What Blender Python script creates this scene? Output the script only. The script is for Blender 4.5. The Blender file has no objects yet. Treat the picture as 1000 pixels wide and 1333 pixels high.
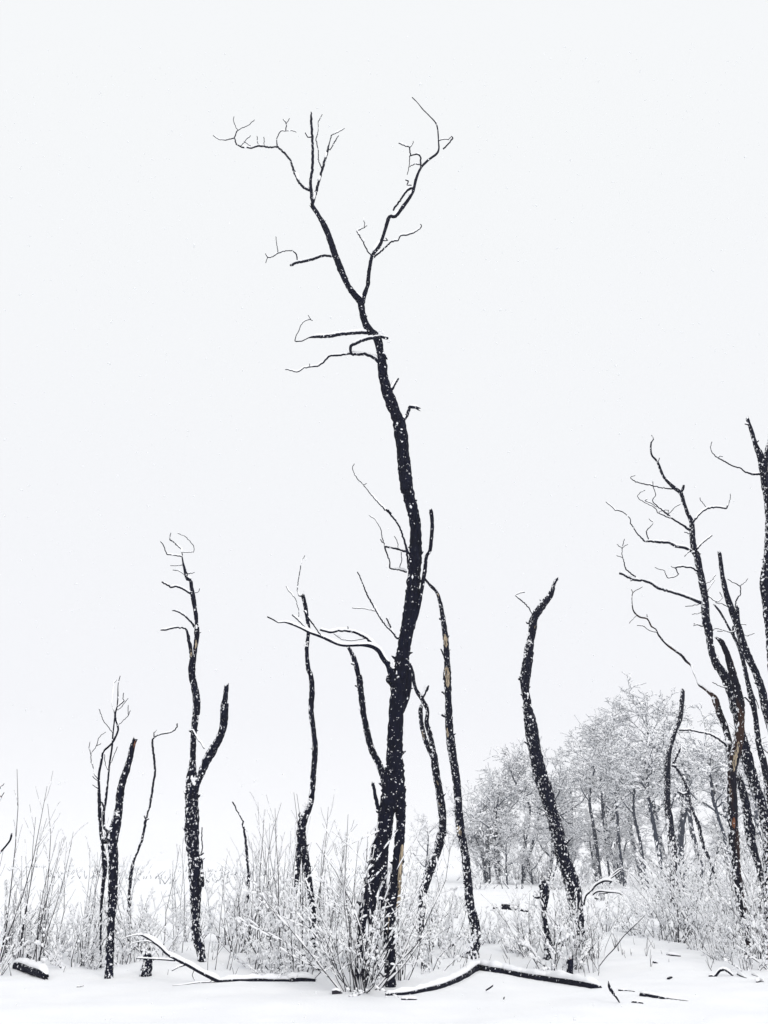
import bpy, math, random
from mathutils import Vector, noise
random.seed(11)
S = bpy.context.scene
R = math.radians

# ------------------------------------------------------------------ camera, sky, sun, exposure
CAM_H, FPX, PITCH = 1.6, 1000.0, R(24.3)
cam_data = bpy.data.cameras.new('camera')
cam = bpy.data.objects.new('camera', cam_data)
S.collection.objects.link(cam)
cam.location = (0, 0, CAM_H)
cam.rotation_euler = (R(90) + PITCH, 0, 0)
cam_data.sensor_fit = 'VERTICAL'
cam_data.sensor_height = 24.0
cam_data.lens = 24.0 * FPX / 1333.0
cam_data.clip_end = 3000
S.camera = cam
S.view_settings.view_transform = 'Standard'
S.view_settings.look = 'None'
S.view_settings.exposure = 0.30
S.view_settings.gamma = 1.0
S.cycles.max_bounces = 20
S.cycles.diffuse_bounces = 16
S.cycles.volume_bounces = 4

SUN_EL, SUN_ROT = R(30), R(205)
world = bpy.data.worlds.new('World')
S.world = world
world.use_nodes = True
wt = world.node_tree
wt.nodes.clear()
w_out = wt.nodes.new('ShaderNodeOutputWorld')
w_bg = wt.nodes.new('ShaderNodeBackground')
w_bg.inputs['Strength'].default_value = 1.0
w_sky = wt.nodes.new('ShaderNodeTexSky')
w_sky.sky_type = 'NISHITA'
w_sky.sun_disc = False
w_sky.sun_elevation = SUN_EL
w_sky.sun_rotation = SUN_ROT
w_sky.dust_density = 4.0
w_co = wt.nodes.new('ShaderNodeTexCoord')
w_sep = wt.nodes.new('ShaderNodeSeparateXYZ')
w_ramp = wt.nodes.new('ShaderNodeValToRGB')
w_ramp.color_ramp.elements[0].position = 0.0
w_ramp.color_ramp.elements[0].color = (0.760, 0.765, 0.797, 1)
w_el = w_ramp.color_ramp.elements.new(0.16); w_el.color = (0.762, 0.768, 0.797, 1)
w_ramp.color_ramp.elements[0].color = (0.800, 0.805, 0.828, 1)
w_ramp.color_ramp.elements[2].position = 0.75
w_ramp.color_ramp.elements[2].color = (0.775, 0.788, 0.800, 1)
w_mul = wt.nodes.new('ShaderNodeMixRGB'); w_mul.blend_type = 'MULTIPLY'
w_mul.inputs[0].default_value = 1.0
w_mul.inputs[2].default_value = (0.05, 0.05, 0.05, 1)
w_mix = wt.nodes.new('ShaderNodeMixRGB')          # thin Nishita light behind a closed cloud deck
w_mix.inputs[0].default_value = 0.96
wt.links.new(w_co.outputs['Generated'], w_sep.inputs[0])
wt.links.new(w_sep.outputs['Z'], w_ramp.inputs[0])
wt.links.new(w_sky.outputs[0], w_mul.inputs[1])
wt.links.new(w_mul.outputs[0], w_mix.inputs[1])
wt.links.new(w_ramp.outputs[0], w_mix.inputs[2])
wt.links.new(w_mix.outputs[0], w_bg.inputs[0])
wt.links.new(w_bg.outputs[0], w_out.inputs[0])

sun_d = bpy.data.lights.new('sun', 'SUN')
sun_d.energy = 1.15
sun_d.angle = R(25)
sun_d.color = (1.0, 0.97, 0.95)
sun = bpy.data.objects.new('sun', sun_d)
S.collection.objects.link(sun)
sun.location = (0, -5, 30)
sun.rotation_euler = (R(90) - SUN_EL, 0, R(25))

# ------------------------------------------------------------------ helpers
def tag(o, label=None, cat=None, group=None, kind=None):
    if label: o['label'] = label
    if cat: o['category'] = cat
    if group: o['group'] = group
    if kind: o['kind'] = kind
    return o

def empty(name, loc=(0, 0, 0)):
    o = bpy.data.objects.new(name, None)
    S.collection.objects.link(o)
    o.location = loc
    o.empty_display_size = 0.3
    return o

class MB:
    def __init__(s): s.v = []; s.f = []
    def __bool__(s): return bool(s.f)
    def mesh(s, name, mat, origin=Vector((0, 0, 0))):
        m = bpy.data.meshes.new(name)
        o = Vector(origin)
        m.from_pydata([tuple(p - o) for p in s.v], [], s.f)
        m.polygons.foreach_set('use_smooth', [True] * len(m.polygons))
        m.materials.append(mat)
        m.update()
        return m
    def build(s, name, mat, parent=None, origin=Vector((0, 0, 0))):
        o = bpy.data.objects.new(name, s.mesh(name, mat, origin))
        S.collection.objects.link(o)
        if parent: o.parent = parent
        return o

UP = Vector((0, 0, 1))
def perp(t):
    a = Vector((0, 0, 1)) if abs(t.z) < 0.9 else Vector((1, 0, 0))
    u = t.cross(a).normalized()
    return u, t.cross(u).normalized()

def tube(mb, pts, rads, segs=6, rough=0.0, jag=0.0, seed=0.0, flat=None):
    n = len(pts)
    if n < 2: return
    base = len(mb.v)
    t = (pts[1] - pts[0]).normalized()
    u, w = perp(t)
    for i in range(n):
        a = pts[max(0, i - 1)]; b = pts[min(n - 1, i + 1)]
        t = (b - a)
        t = t.normalized() if t.length > 1e-9 else UP
        u = (u - t * u.dot(t))
        if u.length < 1e-6: u, w = perp(t)
        u.normalize(); w = t.cross(u)
        r = rads[i]
        for k in range(segs):
            an = 2 * math.pi * k / segs
            d = u * math.cos(an) + w * math.sin(an)
            rr = r
            if rough:
                q = pts[i] + d * r
                f1 = noise.noise(q * (0.9 / max(r, .03)) + Vector((seed, 0, 0)))
                f2 = noise.noise(Vector((math.cos(an) * 3.1 + seed, math.sin(an) * 3.1, i * 0.05)))
                f3 = noise.noise(q * 2.3 + Vector((0, seed, 7)))
                rr = r * (1 + rough * (1.1 * f1 + 0.7 * f2 + 0.8 * f3))
            p = pts[i] + d * rr
            if jag and (i == n - 1):
                p = p + t * (r * jag * noise.noise(Vector((an * 2.7, seed, 3.3))) * 2.2)
            mb.v.append(p)
    for i in range(n - 1):
        for k in range(segs):
            k2 = (k + 1) % segs
            mb.f.append((base + i * segs + k, base + i * segs + k2, base + (i + 1) * segs + k2, base + (i + 1) * segs + k))
    mb.f.append(tuple(base + k for k in reversed(range(segs))))
    mb.f.append(tuple(base + (n - 1) * segs + k for k in range(segs)))

LIFT = [0.74]
def ridge(mb, pts, rads, segs=7, thick=1.0, seed=0.0):
    """a soft snow ridge riding on the upper side of a run of points"""
    n = len(pts)
    if n < 2: return
    base = len(mb.v)
    for i in range(n):
        a = pts[max(0, i - 1)]; b = pts[min(n - 1, i + 1)]
        t = (b - a).normalized()
        side = t.cross(UP)
        side = side.normalized() if side.length > 1e-3 else Vector((1, 0, 0))
        up = side.cross(t).normalized()
        r = rads[i]
        e = 1.0
        if n > 3: e = min(1.0, (i + 0.25) / 1.4, (n - 1 - i + 0.25) / 1.4)
        nn = noise.noise(pts[i] * 5.0 + Vector((seed, seed, 0)))
        hw = (r * 1.02 + min(0.003, r * .3)) * (0.55 + 0.45 * e)
        n2 = noise.noise(pts[i] * 17.0 + Vector((0, seed, 5)))
        hw *= 1 + 0.25 * nn + 0.22 * n2
        hh = (min(r * 0.75, 0.045) + min(0.011, r * 1.1)) * thick * (1 + 0.6 * nn + 0.35 * n2) * (0.3 + 0.7 * e)
        c = pts[i] + up * (r * LIFT[0])
        for k in range(segs):
            an = 2 * math.pi * k / segs
            q = c + side * (math.cos(an) * hw * (1 + .15 * noise.noise(pts[i] * 23.0 + Vector((an, 0, 0))))) + up * ((math.sin(an) * (hh if math.sin(an) > 0 else hh * 0.35)) + hh * 0.2)
            mb.v.append(q)
    for i in range(n - 1):
        for k in range(segs):
            k2 = (k + 1) % segs
            mb.f.append((base + i * segs + k, base + i * segs + k2, base + (i + 1) * segs + k2, base + (i + 1) * segs + k))
    mb.f.append(tuple(base + k for k in reversed(range(segs))))
    mb.f.append(tuple(base + (n - 1) * segs + k for k in range(segs)))

def snow_runs(mb, pts, rads, amount=0.5, thick=1.0, seed=0.0, minh=0.28):
    run_p, run_r = [], []
    for i in range(len(pts)):
        a = pts[max(0, i - 1)]; b = pts[min(len(pts) - 1, i + 1)]
        t = (b - a).normalized()
        h = math.sqrt(t.x * t.x + t.y * t.y)
        g = noise.noise(pts[i] * 2.6 + Vector((seed, 3.1, seed))) * 0.9
        mh_ = minh + (0.24 if rads[i] > .05 and thick < 1.3 else 0)
        ok = h > mh_ and (h * 0.9 + g + amount) > 0.95
        if ok:
            run_p.append(pts[i]); run_r.append(rads[i])
        if (not ok or i == len(pts) - 1) and run_p:
            if len(run_p) > 1: ridge(mb, run_p, run_r, thick=thick, seed=seed)
            run_p, run_r = [], []

def blob(mb, c, rx, ry, rz, seed, nu=10, nv=7, rough=0.35):
    base = len(mb.v)
    for j in range(nv + 1):
        th = math.pi * j / nv
        for i in range(nu):
            ph = 2 * math.pi * i / nu
            d = Vector((math.sin(th) * math.cos(ph), math.sin(th) * math.sin(ph), math.cos(th)))
            k = 1 + rough * noise.noise(d * 1.7 + Vector((seed, seed * .7, 0))) * 1.6
            mb.v.append(c + Vector((d.x * rx, d.y * ry, d.z * rz)) * k)
    for j in range(nv):
        for i in range(nu):
            i2 = (i + 1) % nu
            mb.f.append((base + j * nu + i, base + (j + 1) * nu + i, base + (j + 1) * nu + i2, base + j * nu + i2))

# ------------------------------------------------------------------ materials
def new_mat(name):
    m = bpy.data.materials.new(name); m.use_nodes = True
    nt = m.node_tree
    return m, nt, nt.nodes['Principled BSDF']

def N(nt, t, **kw):
    n = nt.nodes.new(t)
    for k, v in kw.items(): setattr(n, k, v)
    return n

def math_n(nt, op, a, b=None, clamp=False):
    n = nt.nodes.new('ShaderNodeMath'); n.operation = op; n.use_clamp = clamp
    for i, x in enumerate((a, b)):
        if x is None: continue
        if isinstance(x, (int, float)): n.inputs[i].default_value = x
        else: nt.links.new(x, n.inputs[i])
    return n.outputs[0]

def ramp(nt, src, stops):
    n = nt.nodes.new('ShaderNodeValToRGB')
    el = n.color_ramp.elements
    while len(el) < len(stops): el.new(0.5)
    for e, (p, c) in zip(el, stops):
        e.position = p; e.color = c if len(c) == 4 else (*c, 1)
    nt.links.new(src, n.inputs[0])
    return n.outputs[0]

def snow_material():
    m, nt, b = new_mat('snow')
    co = N(nt, 'ShaderNodeTexCoord')
    n1 = N(nt, 'ShaderNodeTexNoise'); n1.inputs['Scale'].default_value = 1.3; n1.inputs['Detail'].default_value = 6
    nt.links.new(co.outputs['Object'], n1.inputs['Vector'])
    c = ramp(nt, n1.outputs['Fac'], [(0.3, (0.865, 0.875, 0.90)), (0.7, (0.915, 0.92, 0.93))])
    nt.links.new(c, b.inputs['Base Color'])
    b.inputs['Roughness'].default_value = 0.75
    b.inputs['Specular IOR Level'].default_value = 0.25
    n2 = N(nt, 'ShaderNodeTexNoise'); n2.inputs['Scale'].default_value = 28; n2.inputs['Detail'].default_value = 5
    nt.links.new(co.outputs['Object'], n2.inputs['Vector'])
    bp = N(nt, 'ShaderNodeBump'); bp.inputs['Strength'].default_value = 0.25; bp.inputs['Distance'].default_value = 0.02
    nt.links.new(n2.outputs['Fac'], bp.inputs['Height'])
    nt.links.new(bp.outputs[0], b.inputs['Normal'])
    return m

def bark_material(name, speck=0.5, patch=0.62, tint=(0.010, 0.012, 0.024), brown=0.0, scale=1.0, wind=0.10, low=0.12, pscale=1.0):
    """charred bark: furrows, and wet snow caught in them as specks and clots (more near the ground, on ledges and windward)"""
    m, nt, b = new_mat(name)
    L = nt.links.new
    co = N(nt, 'ShaderNodeTexCoord')
    mp = N(nt, 'ShaderNodeMapping'); mp.inputs['Scale'].default_value = (1, 1, 0.22)
    L(co.outputs['Object'], mp.inputs['Vector'])
    fur = N(nt, 'ShaderNodeTexNoise'); fur.inputs['Scale'].default_value = 26; fur.inputs['Detail'].default_value = 6; fur.inputs['Roughness'].default_value = .65
    L(mp.outputs[0], fur.inputs['Vector'])
    d = tint
    c_bark = ramp(nt, fur.outputs['Fac'], [(0.35, (d[0] * .35, d[1] * .35, d[2] * .4)), (0.6, d), (0.75, (d[0] * 2.2, d[1] * 2.1, d[2] * 1.8))])
    big = N(nt, 'ShaderNodeTexNoise'); big.inputs['Scale'].default_value = 3.1; big.inputs['Detail'].default_value = 5
    L(mp.outputs[0], big.inputs['Vector'])
    if brown:
        bm = ramp(nt, big.outputs['Fac'], [(0.56 - brown * .15, (0, 0, 0)), (0.62 - brown * .1, (1, 1, 1))])
        mx = N(nt, 'ShaderNodeMixRGB'); L(bm, mx.inputs[0]); L(c_bark, mx.inputs[1]); mx.inputs[2].default_value = (0.034, 0.018, 0.015, 1)
        c_bark = mx.outputs[0]
    # snow mask
    sep = N(nt, 'ShaderNodeSeparateXYZ'); L(co.outputs['Object'], sep.inputs[0])
    lowf = math_n(nt, 'SUBTRACT', 1.0, math_n(nt, 'DIVIDE', sep.outputs['Z'], 5.0), True)
    geo = N(nt, 'ShaderNodeNewGeometry')
    sn = N(nt, 'ShaderNodeSeparateXYZ'); L(geo.outputs['Normal'], sn.inputs[0])
    wf = math_n(nt, 'ADD', math_n(nt, 'MULTIPLY', math_n(nt, 'MAXIMUM', sn.outputs['Z'], 0.0), 0.22),
                math_n(nt, 'MULTIPLY', math_n(nt, 'MAXIMUM', math_n(nt, 'MULTIPLY', sn.outputs['X'], -1.0), 0.0), wind))
    p = N(nt, 'ShaderNodeTexNoise'); p.inputs['Scale'].default_value = 17 * scale * pscale; p.inputs['Detail'].default_value = 4; p.inputs['Roughness'].default_value = .6
    mp2 = N(nt, 'ShaderNodeMapping'); mp2.inputs['Scale'].default_value = (1, 1, 0.7)
    L(co.outputs['Object'], mp2.inputs['Vector']); L(mp2.outputs[0], p.inputs['Vector'])
    val = math_n(nt, 'ADD', math_n(nt, 'ADD', p.outputs['Fac'], wf), math_n(nt, 'MULTIPLY', lowf, low))
    m1 = math_n(nt, 'MULTIPLY', math_n(nt, 'SUBTRACT', val, patch), 40.0, True)
    v = N(nt, 'ShaderNodeTexVoronoi'); v.inputs['Scale'].default_value = 20 * scale; v.inputs['Randomness'].default_value = 1.0
    wob = N(nt, 'ShaderNodeTexNoise'); wob.inputs['Scale'].default_value = 30
    L(co.outputs['Object'], wob.inputs['Vector'])
    va = N(nt, 'ShaderNodeVectorMath', operation='MULTIPLY_ADD')
    L(wob.outputs['Color'], va.inputs[0]); va.inputs[1].default_value = (0.085, 0.085, 0.085); L(co.outputs['Object'], va.inputs[2])
    L(va.outputs[0], v.inputs['Vector'])
    vc = N(nt, 'ShaderNodeSeparateColor'); L(v.outputs['Color'], vc.inputs[0])
    size = math_n(nt, 'ADD', math_n(nt, 'MULTIPLY', math_n(nt, 'POWER', vc.outputs[0], 2.5), 0.24), 0.125)
    pick = math_n(nt, 'GREATER_THAN', math_n(nt, 'ADD', vc.outputs[1], math_n(nt, 'MULTIPLY', lowf, 0.12)), 1.0 - speck)
    m2 = math_n(nt, 'MULTIPLY', math_n(nt, 'MULTIPLY', math_n(nt, 'SUBTRACT', size, v.outputs['Distance']), 16.0, True), pick)
    mask = math_n(nt, 'MAXIMUM', m1, m2, True)
    mx = N(nt, 'ShaderNodeMixRGB'); L(mask, mx.inputs[0]); L(c_bark, mx.inputs[1]); mx.inputs[2].default_value = (0.88, 0.89, 0.92, 1)
    L(mx.outputs[0], b.inputs['Base Color'])
    b.inputs['Roughness'].default_value = 0.9
    b.inputs['Specular IOR Level'].default_value = 0.06
    hgt = math_n(nt, 'ADD', math_n(nt, 'MULTIPLY', fur.outputs['Fac'], 1.0), math_n(nt, 'MULTIPLY', mask, 0.6))
    bp = N(nt, 'ShaderNodeBump'); bp.inputs['Strength'].default_value = 0.7; bp.inputs['Distance'].default_value = 0.03
    L(hgt, bp.inputs['Height']); L(bp.outputs[0], b.inputs['Normal'])
    return m

def plain(name, col, rough=0.85, var=0.3, sc=12):
    m, nt, b = new_mat(name)
    co = N(nt, 'ShaderNodeTexCoord')
    n1 = N(nt, 'ShaderNodeTexNoise'); n1.inputs['Scale'].default_value = sc; n1.inputs['Detail'].default_value = 5
    nt.links.new(co.outputs['Object'], n1.inputs['Vector'])
    c = ramp(nt, n1.outputs['Fac'], [(0.3, tuple(x * (1 - var) for x in col)), (0.7, tuple(x * (1 + var) for x in col))])
    nt.links.new(c, b.inputs['Base Color'])
    b.inputs['Roughness'].default_value = rough
    b.inputs['Specular IOR Level'].default_value = 0.15
    return m

M_SNOW = snow_material()
M_BARK = bark_material('charred_bark', speck=0.50, patch=0.79, low=0.15, tint=(.005,.0065,.018), pscale=1.3)
M_BARK_SN = bark_material('snow_flecked_bark', speck=0.34, patch=0.662, low=0.07, wind=0.10, tint=(.0055,.007,.019), pscale=1.5)
M_BARK_RED = bark_material('red_brown_bark', speck=0.4, patch=0.74, tint=(0.008, 0.008, 0.017), brown=.35, wind=0.12)
M_LOG = bark_material('log_bark', speck=0.22, patch=0.74, tint=(.006,.007,.018), low=0.0, wind=0.0, pscale=1.3)
M_TWIG = bark_material('twig_bark', speck=0.35, patch=0.70, tint=(0.007, 0.009, 0.022), low=0.0, wind=0.06)
M_SHRUB = plain('shrub_bark', (0.020, 0.018, 0.026), var=0.5, sc=5)
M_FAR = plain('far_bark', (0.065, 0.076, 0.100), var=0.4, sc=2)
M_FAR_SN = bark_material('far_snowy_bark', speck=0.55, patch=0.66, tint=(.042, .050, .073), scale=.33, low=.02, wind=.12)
def wood_material(name, tan, scale=(1, 1, .09)):
    m, nt, b = new_mat(name)
    co = N(nt, 'ShaderNodeTexCoord'); mp = N(nt, 'ShaderNodeMapping'); mp.inputs['Scale'].default_value = scale
    nt.links.new(co.outputs['Object'], mp.inputs['Vector'])
    n1 = N(nt, 'ShaderNodeTexNoise'); n1.inputs['Scale'].default_value = 55; n1.inputs['Detail'].default_value = 5
    nt.links.new(mp.outputs[0], n1.inputs['Vector'])
    c = ramp(nt, n1.outputs['Fac'], [(0.40, (.012, .012, .020)), (0.47, tuple(x * .55 for x in tan)), (0.6, tan), (.8, tuple(min(.8, x * 1.3) for x in tan))])
    nt.links.new(c, b.inputs['Base Color']); b.inputs['Roughness'].default_value = .85
    return m
M_WOOD = wood_material('bare_wood', (0.42, 0.34, 0.235))
M_RED = plain('rotten_wood', (0.16, 0.065, 0.035), var=0.5, sc=40)

# ------------------------------------------------------------------ ground
def gz(x, y):
    v = Vector((x, y, 0))
    near = 1.0 if y < 60 else max(0.0, 1 - (y - 60) / 60)
    h = 0.09 * noise.noise(v * 0.22 + Vector((3, 5, 0)))
    h += 0.05 * noise.noise(v * 0.8 + Vector((9, 1, 0)))
    k = min(1.0, max(0.0, (y - 13.0) / 3.0))
    h += k * 0.06 * abs(noise.noise(v * 1.9 + Vector((1, 8, 0)))) * near
    h += 0.016 * noise.noise(v * 2.3 + Vector((4, 4, 0))) + 0.008 * noise.noise(v * 5.2)
    return h * (near if y > 60 else 1)

def axis(segments):
    out = []
    for a, b, n in segments:
        out += [a + (b - a) * i / n for i in range(n)]
    out.append(segments[-1][1])
    return out
xs = axis([(-600, -60, 18), (-60, -16, 30), (-16, 16, 220), (16, 60, 30), (60, 600, 18)])
ys = axis([(-30, 4, 14), (4, 8, 20), (8, 22, 200), (22, 60, 90), (60, 600, 40)])
gm = MB()
for y in ys:
    for x in xs: gm.v.append(Vector((x, y, gz(x, y))))
nx = len(xs)
for j in range(len(ys) - 1):
    for i in range(nx - 1):
        a = j * nx + i
        gm.f.append((a, a + 1, a + nx + 1, a + nx))
tag(gm.build('snowy_ground', M_SNOW), kind='structure')

# ------------------------------------------------------------------ the camera's rays, used only to read real positions off the photo
CP, SP = math.cos(PITCH), math.sin(PITCH)
def ray(px, py):
    a = (px - 500.0) / FPX; b = (666.5 - py) / FPX
    return Vector((a, CP - b * SP, SP + b * CP))
def at(px, py, Y):
    d = ray(px, py); t = Y / d.y
    return Vector((0, 0, CAM_H)) + d * t, t
def on_ground(px, py):
    d = ray(px, py)
    t = 3.0
    while t < 400:
        p = Vector((0, 0, CAM_H)) + d * t
        if p.z <= gz(p.x, p.y): return p
        t += 0.03 if t < 40 else 0.4
    return Vector((0, 0, CAM_H)) + d * t

# ------------------------------------------------------------------ traced woody things
REG = dict(A=(270, 110, .34), B=(340, 370, .26), C=(340, 600, .3), D=(180, 680, .2102), E=(340, 880, .32), F=(340, 1080, .32),
           G=(0, 860, .2), H=(0, 1080, .2), I=(160, 930, .2), J=(160, 1100, .22), K=(600, 730, .2026), L=(590, 930, .21),
           M=(600, 1100, .2), N=(780, 530, .22), O=(780, 720, .22), P=(780, 890, .22), Q=(780, 1060, .22), X=(0, 0, 1))
def parse(s):
    out = []; reg = REG['X']; w = 3
    for tok in s.split():
        if tok.isalpha(): reg = REG[tok]; continue
        q = [float(x) for x in tok.split(',')]
        if len(q) > 2: w = q[2]
        out.append((reg[0] + q[0] * reg[2], reg[1] + q[1] * reg[2], w * reg[2]))
    return out

def catmull(P, step):
    out = []
    n = len(P)
    for i in range(n - 1):
        p0 = P[max(0, i - 1)]; p1 = P[i]; p2 = P[i + 1]; p3 = P[min(n - 1, i + 2)]
        L_ = math.dist(p1[:2], p2[:2])
        k = max(1, int(L_ / step))
        for j in range(k):
            t = j / k
            out.append(tuple(0.5 * ((2 * b) + (-a + c) * t + (2 * a - 5 * b + 4 * c - d) * t * t + (-a + 3 * b - 3 * c + d) * t ** 3)
                             for a, b, c, d in zip(p0, p1, p2, p3)))
    out.append(P[-1])
    return out

def linear(P, step):
    out = []
    for p1, p2 in zip(P, P[1:]):
        k = max(1, int(math.dist(p1[:2], p2[:2]) / step))
        out += [tuple(a + (b - a) * j / k for a, b in zip(p1, p2)) for j in range(k)]
    out.append(P[-1])
    return out

COUNT = [0]
LAST = []
def woody(name, label, cat, lines, Y=None, group=None, mat=None, tmat=None, snow=0.35, thick=1.0, wood=(), red=(), clumps=(), fat=1.0):
    """lines: 'T ...' a trunk, 'B ...' a limb of its own, 't ...' a twig of the limb before it"""
    COUNT[0] += 1
    rnd = random.Random(COUNT[0] * 17)
    mat = mat or M_BARK; tmat = tmat or M_TWIG
    L0 = [(l[0], parse(l[1:])) for l in lines]
    low = max((p for k, P in L0 if k == 'T' for p in P), key=lambda p: p[1])
    if Y is None: Y = on_ground(low[0], low[1]).y
    org, _ = at(low[0], low[1], Y); org.z = gz(org.x, Y)
    root = empty(name, org)
    tag(root, label, cat, group)
    placed = []      # (px, py, Y, w)
    cur = None
    parts = []; LAST.clear()
    for kind, P in L0:
        y0 = Y; placed_first = bool(placed)
        if placed:
            def near(q): return min(placed, key=lambda s: (s[0] - q[0]) ** 2 + (s[1] - q[1]) ** 2)
            a, b = near(P[0]), near(P[-1])
            da = math.dist(a[:2], P[0][:2]); db = math.dist(b[:2], P[-1][:2])
            if kind == 'T':
                if db < da and P[-1][1] < P[0][1]: P = P[::-1]
                y0 = near(P[0])[2]
            else:
                if db < da: P = P[::-1]
                y0 = near(P[0])[2]
                q = near(P[0])
                if 0.5 < math.dist(q[:2], P[0][:2]) < 14 and kind != 'T':
                    P = [(q[0], q[1], min(P[0][2], q[2] if False else P[0][2]))] + P
        else:
            if P[0][1] < P[-1][1]: P = P[::-1]       # the first trunk grows from the ground up
        wmax = max(p[2] for p in P)
        step = 1.6 if wmax < 3 else (2.2 if wmax < 9 else 3.0)
        Ps = catmull(P, step)
        if wmax < 5:            # dead twigs run in straight reaches with sudden kinks
            Pl = linear(P, step)
            Ps = [tuple(.4 * a + .6 * b for a, b in zip(u, v)) for u, v in zip(Ps, Pl)]
            Ps = [(x + rnd.gauss(0, .28), y + rnd.gauss(0, .28), w) if 0 < i < len(Ps) - 1 else (x, y, w) for i, (x, y, w) in enumerate(Ps)]
        if kind == 'T': slope = rnd.uniform(-0.04, 0.04)
        elif kind == 'B': slope = rnd.uniform(-0.7, 0.7)
        else: slope = rnd.uniform(-0.5, 0.5)
        pts, rads = [], []
        yy = y0; prev = None
        sd = rnd.uniform(0, 90)
        for i, (px, py, w) in enumerate(Ps):
            p, t = at(px, py, yy)
            if prev is not None:
                yy += slope * (p - prev).length
                p, t = at(px, py, yy)
            prev = p
            pts.append(p); rads.append(max(w * fat * (1.32 if w < 2.6 else (1.14 if w < 4.5 else 1.0)), 0.95) * 0.5 / FPX * t)
            placed.append((px, py, yy, w))
        LAST.append((kind, list(pts), list(rads)))
        if kind == 'T':
            # plant a trunk that reaches the snow
            e = 0 if pts[0].z < pts[-1].z else -1
            if pts[e].z >= 0.6 and not placed_first:      # foot hidden in the brush: carry it down to the snow
                q = pts[e].copy(); o2 = pts[2 if e == 0 else -3]; dr = (q - o2); dr = dr / max(1e-3, abs(dr.z)); dr.z = -1
                dz = q.z - gz(q.x, q.y)
                ext = [q + Vector((dr.x * .4, dr.y * .4, -1)) * (dz * k) for k in (.35, .7, 1.0)]
                for p_ in ext:
                    if e == 0: pts.insert(0, p_); rads.insert(0, rads[0] * 1.03)
                    else: pts.append(p_); rads.append(rads[-1] * 1.03)
            if pts[e].z < 0.6:
                g = pts[e].copy(); g.z = gz(g.x, g.y) - 0.35
                if e == 0: pts.insert(0, g); rads.insert(0, rads[0] * 1.1)
                else: pts.append(g); rads.append(rads[-1] * 1.1)
        segs = 16 if wmax > 12 else (11 if wmax > 5 else (7 if wmax > 2 else 5))
        if kind == 'T' or kind == 'B' or cur is None:
            cur = dict(n='trunk' if kind == 'T' else 'branch', mb=MB(), sn=MB(), mat=mat if (kind == 'T' or wmax > 5) else tmat)
            parts.append(cur)
        tube(cur['mb'], pts, rads, segs, rough=0.20 if wmax > 4 else 0.16, jag=1.6 if wmax > 4 else 0, seed=sd)
        snow_runs(cur['sn'], pts, rads, amount=snow, thick=thick, seed=sd)
        if kind == 'T' and wmax > 7:      # knots and torn bark on the silhouette
            for _ in range(int(len(pts) * 0.05)):
                i = rnd.randrange(2, len(pts) - 2); r = rads[i]
                an = rnd.choice((0, math.pi)) + rnd.uniform(-.8, .8)
                d = Vector((math.cos(an), math.sin(an), rnd.uniform(.1, .9)))
                q = pts[i] + Vector((d.x, d.y, 0)) * r * .7
                tube(cur['mb'], [q, q + d * r * .45, q + d * r * rnd.uniform(.6, 1.0)], [r * .3, r * .2, r * .06], 6, rough=.3, seed=sd + i)
    for c in parts:
        o = c['mb'].build(c['n'], c['mat'], root, org)
        if c['sn']: tag(c['sn'].build('snow', M_SNOW, o, org), kind='stuff')
    def patch(items, nm, mt):
        for s in items:
            P = parse(s); wb = MB()
            Ps = catmull(P, 2.0); pts = []; rads = []
            for i, (px, py, w) in enumerate(Ps):
                q = min(placed, key=lambda z: (z[0] - px) ** 2 + (z[1] - py) ** 2)
                _, t = at(px, py, q[2])
                R_ = q[3] * .5 / FPX * t; off = math.dist(q[:2], (px, py)) / FPX * t
                dep = math.sqrt(max(0.0, R_ * R_ - min(off, R_) ** 2))
                e = min(1, (i + .3) / 2.5, (len(Ps) - 1 - i + .3) / 2.5)
                r = w * .5 / FPX * t * e * (1 + .5 * noise.noise(Vector((i * .9, px, 0))))
                p, _ = at(px, py, q[2] - dep - 0.012 + r * .55)
                pts.append(p); rads.append(max(r, .002))
            tube(wb, pts, rads, 7, rough=.25, seed=px)
            wb.build(nm, mt, root, org)
    patch(wood, 'bare_wood', M_WOOD)
    patch(red, 'rotten_wood', M_RED)
    for s in clumps:
        for (px, py, w) in parse(s):
            q = min(placed, key=lambda z: (z[0] - px) ** 2 + (z[1] - py) ** 2)
            p, t = at(px, py, q[2] - q[3] * .4 / FPX * Y)
            cb = MB(); r = w * .5 / FPX * t
            for k in range(8):
                blob(cb, p + Vector((rnd.uniform(-.55, .55), rnd.uniform(-.1, .3), rnd.uniform(-.9, .8))) * r,
                     r * rnd.uniform(.2, .55), r * .4, r * rnd.uniform(.2, .5), rnd.uniform(0, 50), rough=.6)
            cb.build('snow_clump', M_SNOW, root, org)
    return root

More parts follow.
